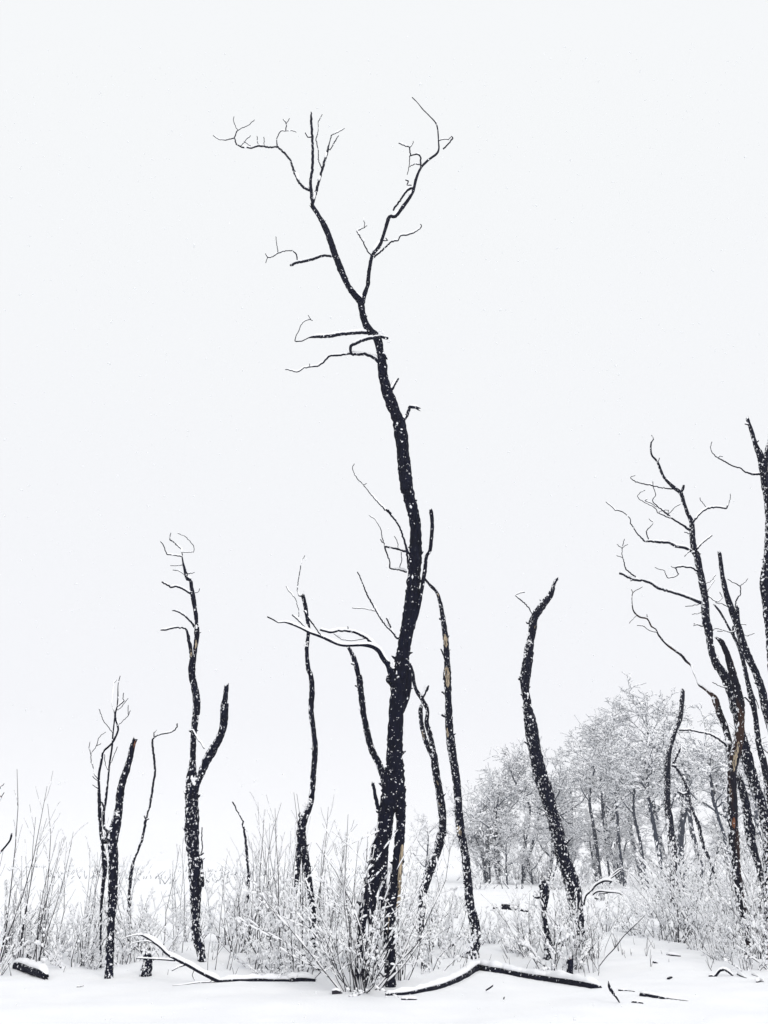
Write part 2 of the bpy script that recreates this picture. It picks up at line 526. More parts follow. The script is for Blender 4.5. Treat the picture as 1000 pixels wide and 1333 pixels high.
# --- the tall bent tree in the middle
woody('dead_tree', 'tallest charred bent tree with a forked leafless top and a double foot in the middle', 'tree', [
 'T F 400,655,62 410,560,62 415,450,62 437,300,62 455,200,62 472,120,66 501,0,68 E 501,640,63 512,560,60 528,500,84 E 538,430,88 544,300,66 547,200,61 555,100,62 560,0,66 C 608,900,72 622,800,62 640,700,65 655,600,62 663,500,56 671,400,52 670,300,50 663,240,52 642,150,46 626,50,50 618,0,54 B 730,1038,58 714,900,60 705,800,62 695,700,62 675,650,58 655,600,60 635,550,55 622,500,50 611,450,47 607,400,42 598,350,34 590,300,38 580,270,42 540,230,40 516,180,32 505,130,32 498,90,34 465,50,30 432,0,25 A 510,705,24 485,640,24 465,580,22 445,535,20 425,500,17 402,466,16',
 'T E 560,450,52 567,560,42 566,640,38 F 564,0,42 561,80,42 551,170,46 534,260,46 522,400,42 522,500,46 527,645,42',
 'T C 640,880,22 640,960,28 E 597,50,30 590,100,22 578,140,16',
 'B B 505,98,28 518,50,22 537,0,18 A 615,765,16 620,710,15 632,655,14 660,615,13 680,560,11 697,507,11 720,505,10 755,460,11 785,415,10 800,360,9 817,320,8 845,290,7 883,258,6 885,215,4 878,155,4 850,120,3 825,95,3 805,70,2 785,50,3',
 't A 885,215,3 905,210,2 925,210,2', 't A 903,247,5 925,225,4 940,205,4 935,197,2 922,210,2',
 't A 817,320,5 815,275,5 800,267,4 778,273,4 773,240,4 755,235,3 733,225,3', 't A 773,240,3 785,232,2 788,217,2',
 't A 775,273,3 773,310,2 765,345,2', 't A 816,307,3 795,305,3 773,315,2',
 't A 790,395,6 775,400,6 760,412,6 740,440,6 722,465,6 712,482,5', 't A 780,385,3 765,385,3 770,370,4 758,366,3',
 't A 638,662,5 670,635,5 705,602,5 730,598,4 740,580,4 770,575,4 805,560,3 820,545,3 815,535,2', 't A 675,597,3 690,597,3 683,588,3',
 't A 632,660,4 615,640,4 595,600,4 573,563,4 600,548,2 602,530,2 598,512,2', 't A 600,548,2 612,540,2',
 'B A 402,466,10 398,420,10 395,370,10 403,320,9 403,240,9 400,180,9 398,140,8 397,105,3', 't A 400,200,4 385,203,3 375,185,3',
 'B A 403,462,10 418,405,9 435,340,8 445,305,7 458,262,9 467,225,3 475,195,3 500,182,2 525,168,2',
 't A 438,320,4 425,290,3 424,245,3 415,210,3 425,180,2 424,145,2 440,115,2', 't A 470,250,3 490,215,3 503,195,2',
 'B A 396,408,8 370,395,7 350,372,7 333,335,7 318,290,6 295,262,6 270,240,5 235,240,5 195,235,5 170,243,4 130,240,4 112,228,4 104,205,4 112,180,3 130,168,2 160,155,2 180,135,2',
 't A 104,205,3 75,212,3 50,213,2 35,205,2 22,195,2', 't A 110,165,2 100,140,2 102,122,2', 't A 130,235,2 150,210,2 165,195,2', 't A 170,240,2 150,225,2 140,218,2',
 't A 195,235,2 192,215,2 190,198,2', 't A 218,238,2 217,200,2', 't A 268,240,4 265,210,3 280,180,3 300,178,2 330,178,2 340,183,2', 't A 300,175,3 302,150,3 290,133,2', 't A 302,150,2 315,130,2',
 'B A 475,657,7 445,655,7 400,670,7 345,683,7 318,692,6', 't A 345,683,4 342,650,4 325,637,3 295,638,3 272,645,3 265,610,2 262,583,2',
 't A 272,645,3 250,660,3 230,663,3 222,647,2', 't A 230,663,2 224,683,2',
 'B B 560,237,12 520,243,14 460,245,13 400,250,13 350,260,14 300,263,12 260,262,10 240,268,4 205,283,4 170,285,4 175,260,3 195,215,3 215,185,3 245,177,3 258,182,2', 't B 250,178,2 235,155,2',
 'B B 610,402,16 590,390,16 560,367,14 520,350,13 480,352,11 450,347,8 400,355,7 350,357,7 330,370,7 315,390,6 290,408,6 248,415,5 215,420,4 190,438,4 165,438,4 145,430,4 122,428,3',
 't B 245,415,3 243,398,2', 't B 462,354,11 453,349,11 447,335,12 450,308,14 475,298,12 510,280,12 560,268,12 600,263,12 635,270,12',
 'B B 655,525,14 670,500,12 688,472,6', 'B B 708,690,16 735,650,16 745,615,13 775,617,12 790,624,14', 'B B 600,345,20 615,360,20 628,375,10',
 'B C 638,400,8 625,355,7 605,295,6 580,255,6 555,225,6 525,200,4 480,150,3 445,105,3 415,75,3 400,45,2 397,30,2 405,12,2', 't C 565,228,5 545,208,5', 't C 445,105,2 458,97,2',
 'B C 640,470,6 635,425,6 632,395,7 600,385,7 570,378,6 537,372,6 545,400,5 558,435,4 560,467,5 600,473,5 632,483,6',
 't C 537,372,4 525,330,3 520,300,3 505,270,2 490,250,2 468,236,2', 't C 527,355,3 518,340,3', 't C 600,468,3 610,430,3 608,395,3', 't C 595,375,2 590,345,2 577,327,2',
 'B C 600,772,8 590,770,7 575,750,6 545,720,5 515,680,5 490,635,5 465,590,5 445,545,4 430,505,4 418,482,4', 't C 497,652,3 450,642,2 395,638,2', 't C 563,720,5 543,682,5',
 'B E 530,20,60 C 578,950,42 565,915,34 550,885,22 530,860,20 505,820,19 470,803,14 430,800,10 370,802,10 330,795,9 265,765,8 210,745,7 170,725,6 130,708,6 100,700,4 75,702,3 55,690,4 30,678,4',
 't C 558,885,10 540,855,9 500,810,9 455,768,8 410,745,8 370,737,7 335,738,7 300,745,7 255,733,7', 't C 265,765,5 240,730,4 205,680,5 185,650,4',
 't C 210,745,6 170,700,5 150,680,5 135,668,4', 't C 160,690,2 165,660,2 150,600,2 120,565,2 108,545,2', 't C 378,738,3 376,718,3', 't C 455,770,3 400,780,2 350,775,2 315,750,2',
 'B C 668,690,18 685,620,18 695,570,16 703,520,18 710,480,18 716,425,15 722,405,13 733,390,14 740,330,14 743,270,14 737,212,15',
 'B E 500,520,14 478,556,14 475,540,14 463,480,12 455,435,10',
 ], Y=12.2, wood=['F 574,60,14 566,150,16 560,240,18 555,320,14', 'F 520,350,5 515,420,5'], snow=0.38, thick=1.25,
 clumps=['B 600,246,34 640,285,20 612,352,26 606,380,30 C 570,885,26 716,412,10'])

# --- stems around it
woody('dead_tree', 'slim dark curving trunk rising behind the left flank of the tallest tree', 'tree', [
 'T F 470,560,30 490,300,28 505,100,28 E 515,500,28 502,430,27 480,360,28 450,300,26 425,200,24 410,100,26 400,0,23 C 430,1000,24 420,920,22 400,850,20 378,808,11',
 'B C 412,886,6 390,880,4', 'B C 425,985,7 408,975,5'], Y=13.4, mat=M_BARK_SN, tmat=M_TWIG)
woody('dead_tree', 'S-shaped slender dark trunk forking at its foot, left of the tallest tree', 'tree', [
 'T F 236,570,25 215,450,28 210,350,28 200,250,28 190,180,28 175,80,32 160,0,34 E 165,690,34 165,620,36 175,575,36 197,530,28 208,470,22 213,400,22 220,300,24 213,220,20 203,140,22 208,60,22 203,0,20 C 205,900,20 198,830,18 200,790,18 205,740,14 200,680,16 190,620,18 180,580,14',
 'T F 160,50,24 152,110,24 145,200,18 140,250,14',
 'B C 178,590,4 165,585,4 157,555,3 165,500,3 172,455,3 178,430,2 190,410,2', 'B E 175,570,14 160,575,12 156,560,8'],
 mat=M_BARK_SN, clumps=['C 195,793,22 E 200,505,18 178,525,22'])
woody('dead_tree', 'twin-stranded crooked charred trunk just right of the tallest tree', 'tree', [
 'T F 645,420,22 652,385,26 655,300,32 662,240,38 690,150,38 720,80,36 735,10,36 E 725,690,38 740,610,32 735,540,34 725,470,30 712,400,29 705,340,28 700,300,22 688,240,20 673,190,18 677,140,16 655,95,18 630,55,16 618,0,13 C 662,930,9 648,885,8',
 'B E 703,350,22 693,320,20 680,290,20 665,250,20 652,190,20 648,140,20 652,122,14', 'B E 660,85,10 668,65,9 675,50,13 683,38,4'],
 Y=16.5, mat=M_BARK_SN, wood=['E 655,225,7 664,255,8', 'E 714,425,10 722,445,8', 'E 722,515,14 732,530,14'], clumps=['E 650,125,12'])
woody('dead_tree', 'tall straight charred trunk with peeled tan strips right of the tallest tree', 'tree', [
 'T F 855,500,60 872,440,44 868,380,38 850,300,36 840,200,36 830,100,34 810,0,36 E 810,620,36 803,540,34 797,450,32 788,380,32 775,300,32 765,200,32 762,100,26 757,0,30 C 808,900,26 805,840,26 800,760,26 790,690,22 780,630,20 765,575,16 735,540,12 710,512,8',
 'T F 865,470,30 835,505,28 812,518,16',
 'B C 808,870,10 800,860,8 780,815,5', 'B C 792,685,8 772,685,6', 'B E 765,175,10 750,165,10 735,158,8', 'B E 757,80,8 745,70,6 735,65,5'],
 mat=M_BARK_SN, wood=['C 765,572,8 772,590,8', 'C 797,750,12 800,780,16 803,810,13', 'C 805,890,14 808,930,20 810,985,12', 'E 758,0,12 760,40,10', 'E 757,210,8 760,250,10', 'E 800,610,12 808,635,18 812,650,10'])
woody('dead_tree', 'thick leaning branchless charred trunk with a bent broken tip right of centre', 'tree', [
 'T M 785,700,75 775,650,78 765,550,82 750,450,92 730,300,100 700,200,100 670,100,92 640,0,88 L 660,800,90 635,680,88 600,580,80 575,480,88 540,370,88 510,250,80 485,100,78 470,0,62 K 445,1020,62 430,960,60 425,900,52 412,830,54 415,740,70 432,640,68 440,560,62 452,490,48 460,430,54 470,370,50 500,320,50 540,265,42 580,210,36 600,150,18 608,130,24 620,116,12',
 'B K 460,345,9 455,335,8 435,300,6 395,260,6 350,222,5 380,208,4 410,203,4', 'B K 440,400,10 428,400,8 420,392,5', 'B K 395,760,28 378,755,22', 'B K 520,280,10 512,262,7 508,250,4'],
 mat=M_BARK_SN, clumps=['K 428,868,44 445,525,26 412,605,24 430,468,26 448,930,18', 'M 735,545,44'], wood=['K 478,415,6 472,440,8'])
woody('dead_tree', 'short snow-plastered broken trunk standing left of the thick leaning trunk', 'tree', [
 'T M 560,745,52 575,700,62 560,600,48 545,500,36 540,440,34 540,400,42 545,320,58 535,250,55 528,210,40', 'B M 520,345,12 495,345,9 470,330,6'],
 mat=M_BARK_SN, clumps=['M 550,450,44'])
woody('stump', 'small dark stump with a rusty red broken top below the leaning trunk', 'stump', [
 'T M 710,838,46 710,790,44 708,750,48 712,735,40'], mat=M_BARK, red=['M 705,735,34 718,745,30'])
woody('dead_tree', 'stout snow-flecked Y-shaped tree with a thick right arm left of centre', 'tree', [
 'T J 470,690,50 455,600,58 432,500,56 430,400,50 432,250,66 435,160,80 430,80,76 I 475,1050,75 465,950,75 455,860,80 450,760,88 450,650,85 450,560,80 450,480,78 448,400,58 455,320,38 458,220,38 460,140,38 468,60,42 475,0,40 D 358,1200,42 362,1100,44 350,1030,42 335,960,42 332,900,42 342,840,40 352,790,28 362,720,30 364,670,32 362,630,22 358,580,26 350,520,24 340,460,28 330,400,22 325,358,18 305,350,20 288,290,14 278,250,8 272,212,6',
 'B I 455,495,66 475,455,55 490,430,46 520,360,50 550,290,55 590,220,60 630,150,50 655,80,48 662,0,46 D 530,1230,48 535,1150,45 540,1080,32 548,1010,28',
 'B D 345,850,22 330,830,22 325,780,20 312,720,22 305,680,12 290,658,8 235,650,8 185,662,8 142,668,7',
 'B D 358,660,12 330,620,9 290,580,9 260,560,8 225,547,7 210,547,4', 'B D 328,440,12 300,430,9 265,405,9 230,398,9 200,403,9 175,385,8 145,370,8',
 'B D 272,212,6 225,205,5 175,195,5 162,150,5 138,118,4', 'B D 272,205,5 265,165,5 230,130,6 195,105,6 203,65,3', 't D 272,185,3 340,185,3 345,150,2 320,115,2 280,80,2 245,68,2',
 'B D 285,265,5 240,268,3 200,268,3', 'B D 290,330,3 280,320,3 250,300,2 215,295,2', 'B D 300,320,5 315,318,5 350,310,3', 'B D 338,445,4 355,435,4 375,430,3 380,410,2',
 'B I 450,120,6 435,108,7 455,105,6 490,165,6 530,222,6', 'B I 480,1030,20 505,1060,26 515,1110,30 J 468,150,24 470,200,18', 'B I 490,915,8 510,915,8 525,900,8', 't I 510,905,6 518,870,6 513,800,6 515,735,5'],
 mat=M_BARK_SN, snow=.42, wood=['D 320,775,10 328,800,14 328,840,10', 'D 358,725,12 360,755,16 352,785,12'],
 clumps=['I 455,425,62 430,460,26 D 364,645,28 520,1130,20'])
woody('dead_tree', 'thin crooked dead tree with a hooked top between the stubby trunk and the Y-shaped tree', 'tree', [
 'T H 830,680,12 835,640,14 835,570,14 838,500,16 842,420,16 848,330,18 860,250,20 875,190,16 I 90,910,13 120,830,15 140,750,14 150,690,16 160,655,10 175,600,10 185,540,12 197,460,11 210,380,11 205,300,11 195,220,10 193,175,10 205,148,8 250,128,7 315,118,7 353,80,7 355,58,6',
 'B I 203,150,7 203,120,5 220,100,4', 'B I 152,688,8 138,658,6', 'B I 155,685,8 170,680,6'], mat=M_BARK_SN, tmat=M_BARK_SN)
woody('dead_tree', 'thin dead pole with a kinked tip standing alone right of the Y-shaped tree', 'tree', [
 'T J 738,495,18 742,440,18 742,360,16 740,280,14 745,200,16 738,100,14 730,0,12 I 815,1000,12 805,920,12 800,820,12 790,750,11 778,718,8 785,700,8 772,680,6 740,620,6 713,565,7'], mat=M_BARK_SN)
woody('dead_tree', 'leaning broken trunk with a snapped rusty tip on the left', 'tree', [
 'T H 708,968,50 712,900,50 715,760,50 720,640,50 730,520,55 735,400,58 738,270,60 740,150,65 G 735,1190,66 750,1080,68 765,1010,56 775,950,50 780,880,50 795,800,48 820,720,42 845,640,35 862,560,32 880,512,30'],
 mat=M_BARK_SN, red=['G 882,520,10 876,545,12 870,570,6'], clumps=['G 760,990,34 790,800,22 842,628,18'])
woody('dead_tree', 'thin many-stemmed dead tree with fine upright twigs behind the rusty-tipped trunk', 'tree', [
 'T H 655,950,14 655,700,14 660,500,16 672,360,22 682,280,28 680,200,32 G 672,1240,26 665,1180,22 655,1100,20 648,980,20 645,850,18 645,740,12 660,660,12 672,595,10 700,565,10 735,530,10 765,465,10 768,430,10 750,360,10 762,300,6 768,240,6 768,205,5 770,150,3 783,100,3',
 'T G 690,1180,30 700,1110,16 680,1090,14 675,1000,14 690,900,12 705,760,10 715,660,10 730,560,9 735,490,8 742,420,7 750,360,8',
 'B G 750,350,4 745,340,3 728,270,3 735,200,2 740,150,2 760,125,2', 'B G 762,300,6 810,262,6', 't G 770,320,3 800,290,3 835,245,2', 't G 800,250,2 806,210,2',
 'B G 765,425,4 830,365,3 850,325,2', 't G 835,350,2 835,290,2', 'B G 735,470,4 710,435,3 675,395,2 645,315,2', 'B G 725,665,4 745,610,3 765,560,3', 'B G 703,710,5 685,670,3 680,610,2',
 'B G 640,770,8 615,740,5 610,700,4 595,660,4 592,610,4 580,570,3 588,525,2', 't G 595,600,3 630,555,3 640,510,2 665,480,2 690,465,2', 't G 630,555,2 658,540,2', 'B G 642,835,5 632,828,5 602,808,3', 't G 632,780,3 603,752,3',
 'B G 650,905,8 672,940,8 680,960,8'], mat=M_BARK_SN, tmat=M_TWIG, Y=14.2)
woody('stump', 'low jagged dark stump in the snow beside the rusty-tipped trunk', 'stump', [
 'T J 130,775,78 138,730,66 145,690,54 143,640,46 150,612,30', 'B J 130,650,30 118,630,22 110,622,12'], mat=M_BARK_SN, snow=.6, clumps=['J 120,650,30 130,715,34'])
woody('dead_tree', 'dark bare bough curving in from beyond the left edge', 'tree', [
 'T X -60,1262,9 -52,1200,8 -42,1150,7 -25,1135,5 G -40,1290,9 5,1245,9 40,1205,9 68,1165,9 75,1130,9', 'B X -40,1145,4 -22,1090,3 -8,1060,2 G 0,915,4 10,885,4 28,858,3', 't G -20,870,3 0,832,3 28,800,3'], Y=14.6, mat=M_TWIG)

# --- right cluster
woody('dead_tree', 'many-armed leafless dead tree with long crooked left boughs on the right', 'tree', [
 'T X 1003,1240,15 Q 1006,300,62 1000,200,62 P 1000,900,64 985,820,64 960,720,60 920,600,62 882,470,66 852,350,60 828,250,52 812,120,52 O 812,950,55 795,860,55 775,790,60 740,720,50 690,650,42 660,560,38 645,450,45 630,380,45 625,260,42 612,180,40 590,70,36 575,0,36 N 572,870,32 560,830,32 552,750,30 548,680,28 525,630,24 500,560,22 482,508,22 430,465,18 380,410,13 345,325,10 310,280,8 308,210,6 322,190,5 310,165,3',
 'B N 488,500,12 495,485,14 500,460,10', 'B N 440,485,7 390,480,5 330,468,5 270,455,5 225,445,5 195,430,4 185,415,3 190,410,2 213,405,2', 'B N 350,325,4 357,300,4',
 'B N 535,727,14 490,695,9 440,665,8 400,630,8 355,595,5 315,555,4 335,520,3 320,470,3 318,440,2', 't N 430,660,5 390,645,5 350,625,4 330,595,4 290,575,3 245,550,3 228,530,2 240,505,2 272,492,2',
 't N 355,620,2 380,612,2 410,610,2 405,640,2 450,590,2 485,573,2', 't N 340,590,2 300,565,2 270,555,2 285,545,2',
 'B N 560,675,10 590,635,8 640,600,8 690,590,7 750,600,7 765,575,5', 't N 763,580,3 775,548,3 775,510,2', 't N 640,598,4 620,575,3 600,550,2 597,535,2',
 'B N 552,855,14 500,830,13 455,825,12 415,803,10 360,800,10 310,795,9 270,793,8 240,765,6 215,730,5 187,688,5 185,665,4 160,635,4 130,617,5 95,610,4 80,595,3 40,560,3',
 't N 297,793,6 278,735,5 315,695,3 318,680,2 295,660,2', 't N 415,803,4 413,790,4', 't N 540,850,5 520,865,4 507,885,3', 'B N 570,848,10 610,805,7 668,760,5', 'B N 540,748,4 530,745,4 505,740,4',
 'B O 575,105,8 565,95,8 545,85,7 490,80,7 450,88,6 470,125,5 450,140,4 405,147,4 385,100,3 360,97,2 330,85,2', 't O 450,90,4 425,78,2',
 'B O 610,298,18 600,293,18 530,265,14 460,240,13 400,222,13 350,208,14 300,175,12 255,162,12 200,158,10 145,128,10 120,120,12', 't O 130,125,5 122,112,3', 't O 215,138,5 N 210,1000,7 160,960,6 145,905,4 135,870,3 138,830,3 150,780,2',
 't N 135,835,2 105,812,2', 't N 135,890,2 103,878,2', 't N 138,830,2 170,812,2', 't O 200,158,6 185,165,4',
 'B O 612,433,6 585,425,5 560,418,5', 't O 575,425,3 558,430,3', 'B O 630,180,3 655,170,3 690,130,2', 'B O 640,230,4 655,200,3 685,160,3', 'B O 605,300,2 560,310,2 510,315,2', 'B O 605,350,2 580,360,2 550,362,2',
 'B O 750,795,4 720,790,3 670,765,2', 'B O 640,250,4 665,270,4 700,290,3 730,265,3 715,230,3', 'B O 690,295,3 730,300,3 760,318,3'],
 Y=16.2, mat=M_BARK_SN, tmat=M_TWIG, snow=.36, clumps=['O 660,495,22 672,545,16 700,610,22'], wood=['P 812,80,8 810,110,10', 'P 812,225,14 815,250,16'])
woody('dead_tree', 'reddish-barked upright trunk with a torn tan strip and a snapped curved top on the right', 'tree', [
 'T Q 880,835,36 872,720,38 865,650,38 850,560,48 838,500,48 820,400,50 805,250,55 795,100,52 P 797,950,52 793,860,54 790,750,54 785,600,50 788,520,52 800,440,56 820,350,52 835,250,44 O 835,900,50 820,830,48 800,750,46 780,670,40 755,590,32 725,525,28 697,505,12',
 'B P 790,470,34 775,430,34 768,380,38 765,330,38 740,240,38 710,170,38 690,100,40 O 680,850,30 650,825,14 620,800,12 590,780,8 575,740,6 555,700,6 545,665,12 515,640,14 490,608,14 440,570,12 400,540,10 355,490,8 335,450,6 310,435,7 285,390,7 240,378,8 205,345,7 195,290,4 200,235,4 240,210,3 255,200,2',
 't O 285,390,5 282,362,4', 't O 215,375,4 190,400,3 180,415,2', 't O 340,470,4 300,460,3 255,430,3 225,430,2', 't O 200,235,3 190,215,2',
 'B P 755,375,10 745,360,9 710,330,9 660,302,7 600,287,7 530,275,7 475,275,8'],
 Y=15.6, mat=M_BARK_RED, tmat=M_TWIG, wood=['P 826,340,14 820,380,18 808,420,24 800,470,22 798,520,14', 'P 776,620,10 774,650,10'], red=['P 798,790,16 795,830,18 800,860,10'], clumps=['Q 835,420,30 800,330,18'])
woody('dead_tree', 'short dark stem leaning up against the reddish trunk', 'tree', [
 'T Q 950,325,34 935,280,42 905,180,50 882,70,50 P 900,900,52 880,800,55 868,720,50 845,620,45 825,545,36'], Y=17.4, mat=M_BARK_SN)
woody('dead_tree', 'dark trunk with a blunt broken tip sweeping down to the right edge', 'tree', [
 'T X 1055,1235,12 1040,1120,12 1015,1000,10 O 1005,1000,40 985,920,42 965,820,42 935,730,42 890,630,45 850,530,42 820,430,40 790,350,38 755,250,32 732,150,26 720,60,24 712,0,20 N 710,862,16',
 'B O 825,440,30 820,400,26 818,325,18', 'B O 805,318,5 815,270,6 838,245,5 835,200,5 810,180,4 760,155,2', 't O 835,195,2 860,175,2 880,150,2', 'B O 850,480,2 880,490,2 920,475,2', 'B O 840,420,2 870,425,2', 'B O 765,320,3 735,305,3 700,290,2', 'B O 775,470,4 730,455,3 680,445,2', 't O 730,462,2 700,462,2'],
 Y=17.0, mat=M_BARK_SN)
woody('dead_tree', 'slender grey-blue trunk running beside the blunt-tipped one at right', 'tree', [
 'T X 1025,1230,9 1012,1110,9 P 1002,700,36 995,600,36 975,470,36 945,360,34 925,200,30 905,100,34 O 905,860,34 880,760,28 855,650,24 830,560,22 800,500,16 775,455,10 740,390,10 710,340,9 680,305,8',
 'B O 795,490,10 792,450,9 797,430,6', 'B O 890,880,8 865,855,7 840,862,5', 'B O 905,850,5 930,870,4 945,920,3', 'B P 950,350,5 970,385,5 1000,412,4'], Y=18.5, mat=M_BARK_SN)
woody('dead_tree', 'tall dark twin-topped trunk cut by the right edge of the view', 'tree', [
 'T X 1050,1262,18 1040,1120,16 1022,980,14 1008,880,12 O 998,350,48 990,270,55 980,170,55 985,100,42 N 1000,850,44 1005,700,40 1000,560,44 985,470,44 975,400,45 965,330,45 946,270,36 925,220,26 905,150,22 890,105,17 878,72,18',
 'B N 980,370,30 988,310,34 1000,245,30 1010,200,20 1020,120,12', 'B N 970,396,9 910,398,9 870,385,7 840,363,6 790,348,6 740,320,6 700,298,5 670,270,4 658,240,3 668,205,2', 't N 705,300,4 715,290,3 732,293,3',
 'B N 918,215,9 930,208,8 945,198,6', 'B N 890,103,7 863,100,5', 'B N 950,290,20 960,268,14 958,258,6'], Y=13.6, mat=M_BARK_SN, clumps=['N 990,485,26'])
woody('dead_tree', 'dark sinuous broken trunk before the snowy grove, branchless, left of the reddish trunk', 'tree', [
 'T Q 443,590,25 440,520,30 430,420,28 440,350,36 440,250,45 430,150,45 415,50,42 P 430,920,46 415,800,45 402,700,40 402,600,38 402,500,38 408,430,34 430,350,28 455,270,24 478,210,28 490,120,24 495,42,22', 'B P 484,108,7 475,98,6', 'B P 470,210,6 460,195,5'],
 mat=M_BARK_SN, clumps=['Q 430,400,30 430,470,26'])
woody('dead_tree', 'thin zigzag dead stem with snow gaps before the grove', 'tree', [
 'T Q 680,345,12 670,320,14 650,260,16 620,200,18 605,130,22 P 605,920,20 590,840,22 560,770,14 535,690,14 520,620,18 500,570,14 465,510,14 440,470,12 470,410,10 480,380,6', 'B P 520,650,8 495,655,7 465,638,5', 'B P 455,490,12 430,485,10'],
 Y=24.0, mat=M_BARK_SN)

# ------------------------------------------------------------------ fallen wood
LIFT[0] = 1.02
def fallen(name, label, cat, lines, Y=None, group=None, snow=.75, thick=1.4, sink=0.3, mat=None):
    COUNT[0] += 1
    mb, sb = MB(), MB(); org = None; first = []
    twigs = []
    for li, l in enumerate(lines):
        P = catmull(parse(l[1:]), 3.0); pts = []; rads = []
        for px, py, w in P:
            if Y is None:
                g = on_ground(px, py); p = g + Vector((0, 0, 0))
                t = (g.y) / ray(px, py).y; r = w * .5 / FPX * t
                p.z += r * sink
            else:
                p, t = at(px, py, Y); r = w * .5 / FPX * t
                p.z = max(p.z, gz(p.x, p.y) + r * sink)
            pts.append(p); rads.append(max(r, .003))
        if org is None: org = pts[0].copy(); org.z = gz(org.x, org.y)
        m_, s_ = MB(), MB()
        wm = max(p[2] for p in P)
        tube(m_, pts, rads, 12 if wm > 4 else 6, rough=.16, jag=1.2, seed=li + COUNT[0])
        snow_runs(s_, pts, rads, amount=snow, thick=thick, seed=COUNT[0])
        twigs.append((m_, s_))
    if len(twigs) == 1 and not twigs[0][1]:
        o = twigs[0][0].build(name, mat or M_LOG, None, org); o.location = org
        return tag(o, label, cat, group)
    root = empty(name, org); tag(root, label, cat, group)
    for i, (m_, s_) in enumerate(twigs):
        o = m_.build('wood' if i == 0 else 'branch', mat or M_LOG, root, org)
        if s_: tag(s_.build('snow', M_SNOW, o, org), kind='stuff')
    return root

fallen('fallen_log', 'long bent dark log under thick snow across the right foreground', 'log', [
 'T F 505,675,12 590,672,18 660,660,22 740,640,25 820,605,28 865,576,34 M 130,815,48 250,830,45 400,860,45 550,885,48 700,905,48 850,930,45 905,932,18'], snow=.8, thick=1.15)
fallen('fallen_branch', 'long arching snow-capped branch lying left of the tallest tree', 'branch', [
 'T J 115,535,9 160,560,10 220,605,11 260,645,12 320,680,14 390,715,16 450,750,16 530,790,18 600,820,18 700,848,16 780,850,24 870,850,22 1000,853,18 F 120,650,22 160,658,20 215,670,15',
 'B J 120,537,7 90,533,5 60,537,4 20,548,3 0,560,2', 'B J 200,590,6 150,572,4 90,575,3 40,590,3', 'B J 310,685,8 250,680,7 165,675,6 80,670,4', 'B J 530,800,5 450,860,5 390,880,4 340,882,3 290,868,3', 'B J 545,810,4 508,858,3', 'B J 420,745,4 410,770,4 425,800,3', 'B J 390,705,10 340,720,6 290,745,4'],
 Y=12.6, snow=.62, thick=1.5)
fallen('fallen_log', 'short thick snow-capped log at the left edge of the foreground', 'log', ['T H 85,905,34 130,915,48 200,940,48 270,965,50 300,978,34'], snow=.95, thick=1.2, sink=.9)
fallen('fallen_log', 'short dark log end poking from snow between the straight trunk and short broken trunk', 'log', ['T M 265,402,30 310,404,34 370,412,30', 'B M 375,420,14 410,428,14 435,432,10', 'B M 240,410,12 215,408,16 210,420,8'], Y=22.5, snow=.6, thick=.8)
fallen('fallen_log', 'dark wood strip half buried right of the long bent log', 'log', ['T Q 250,1075,26 320,1085,24 400,1095,14 470,1100,6 530,1106,4'], snow=.6, thick=.8)
fallen('fallen_branch', 'thin dark piece showing just past the end of the long log', 'branch', ['T Q 115,1045,12 160,1046,8 210,1050,5'], snow=.4, thick=.8)
woody('broken_stake', 'pointed dark stake standing aslant by the end of the long log', 'stick', ['T Q 122,1116,6 110,1095,9 90,1068,14 70,1040,24 60,1018,18 55,988,4'], Y=None, fat=.85, mat=M_BARK)
fallen('fallen_branch', 'small L-shaped twig in the right foreground snow', 'branch', ['T Q 193,1110,6 198,1140,8 205,1156,12 235,1160,12 265,1156,10'], Y=10.9, snow=.1, thick=.7)
fallen('fallen_branch', 'bent dark branch arching from the snow near the right edge', 'branch', ['T Q 655,997,10 680,970,14 715,925,14 750,925,12 795,960,8'], Y=13.2, snow=.3, thick=.9)
fallen('fallen_branch', 'dark snow-edged stick just right of the arching branch', 'branch', ['T Q 820,950,12 845,962,12 870,972,8'], snow=.8)
fallen('fallen_branch', 'small flat stick at the far right of the snow', 'branch', ['T Q 932,996,10 955,992,10 975,994,8'], snow=.0)
fallen('fallen_branch', 'small thin twig above the flat stick at far right', 'branch', ['T Q 905,950,6 925,957,6 940,963,5'], snow=.3)
fallen('fallen_branch', 'short slanting stick upright in the right snow', 'branch', ['T Q 320,872,10 336,895,10 351,917,9'], Y=14.6, snow=0)
fallen('fallen_branch', 'small dark knob of wood in the right snow', 'branch', ['T Q 408,978,16 420,972,18 430,968,12'], snow=-.2)
fallen('fallen_branch', 'short dark stick below the elbow of the long bent log', 'branch', ['T M 162,946,9 185,932,10 208,916,9'], Y=12.0, snow=0)
fallen('fallen_branch', 'tiny upright twig end below the long bent log', 'branch', ['T M 278,1020,9 279,1005,9 282,990,8'], Y=11.3, snow=0)
fallen('fallen_branch', 'thin stick lying in the snow at the bottom centre', 'branch', ['T F 570,750,6 600,742,8 632,733,6'], Y=11.0, snow=.1)
fallen('fallen_branch', 'grey snow-dusted wood lump at the foot of the tallest tree', 'branch', ['T F 288,692,20 305,686,22 322,683,14'], Y=11.5, snow=.2, thick=.6, mat=M_SHRUB)
fallen('fallen_branch', 'tiny twig tip in the left foreground snow', 'branch', ['T H 498,1033,6 520,1025,5 545,1016,3'], Y=12.4, snow=0)
fallen('fallen_branch', 'row of low dark twigs in snow under the right thicket', 'branch', ['T Q 400,832,8 430,838,12 480,842,8', 'B Q 425,838,5 420,805,4'], snow=.4)
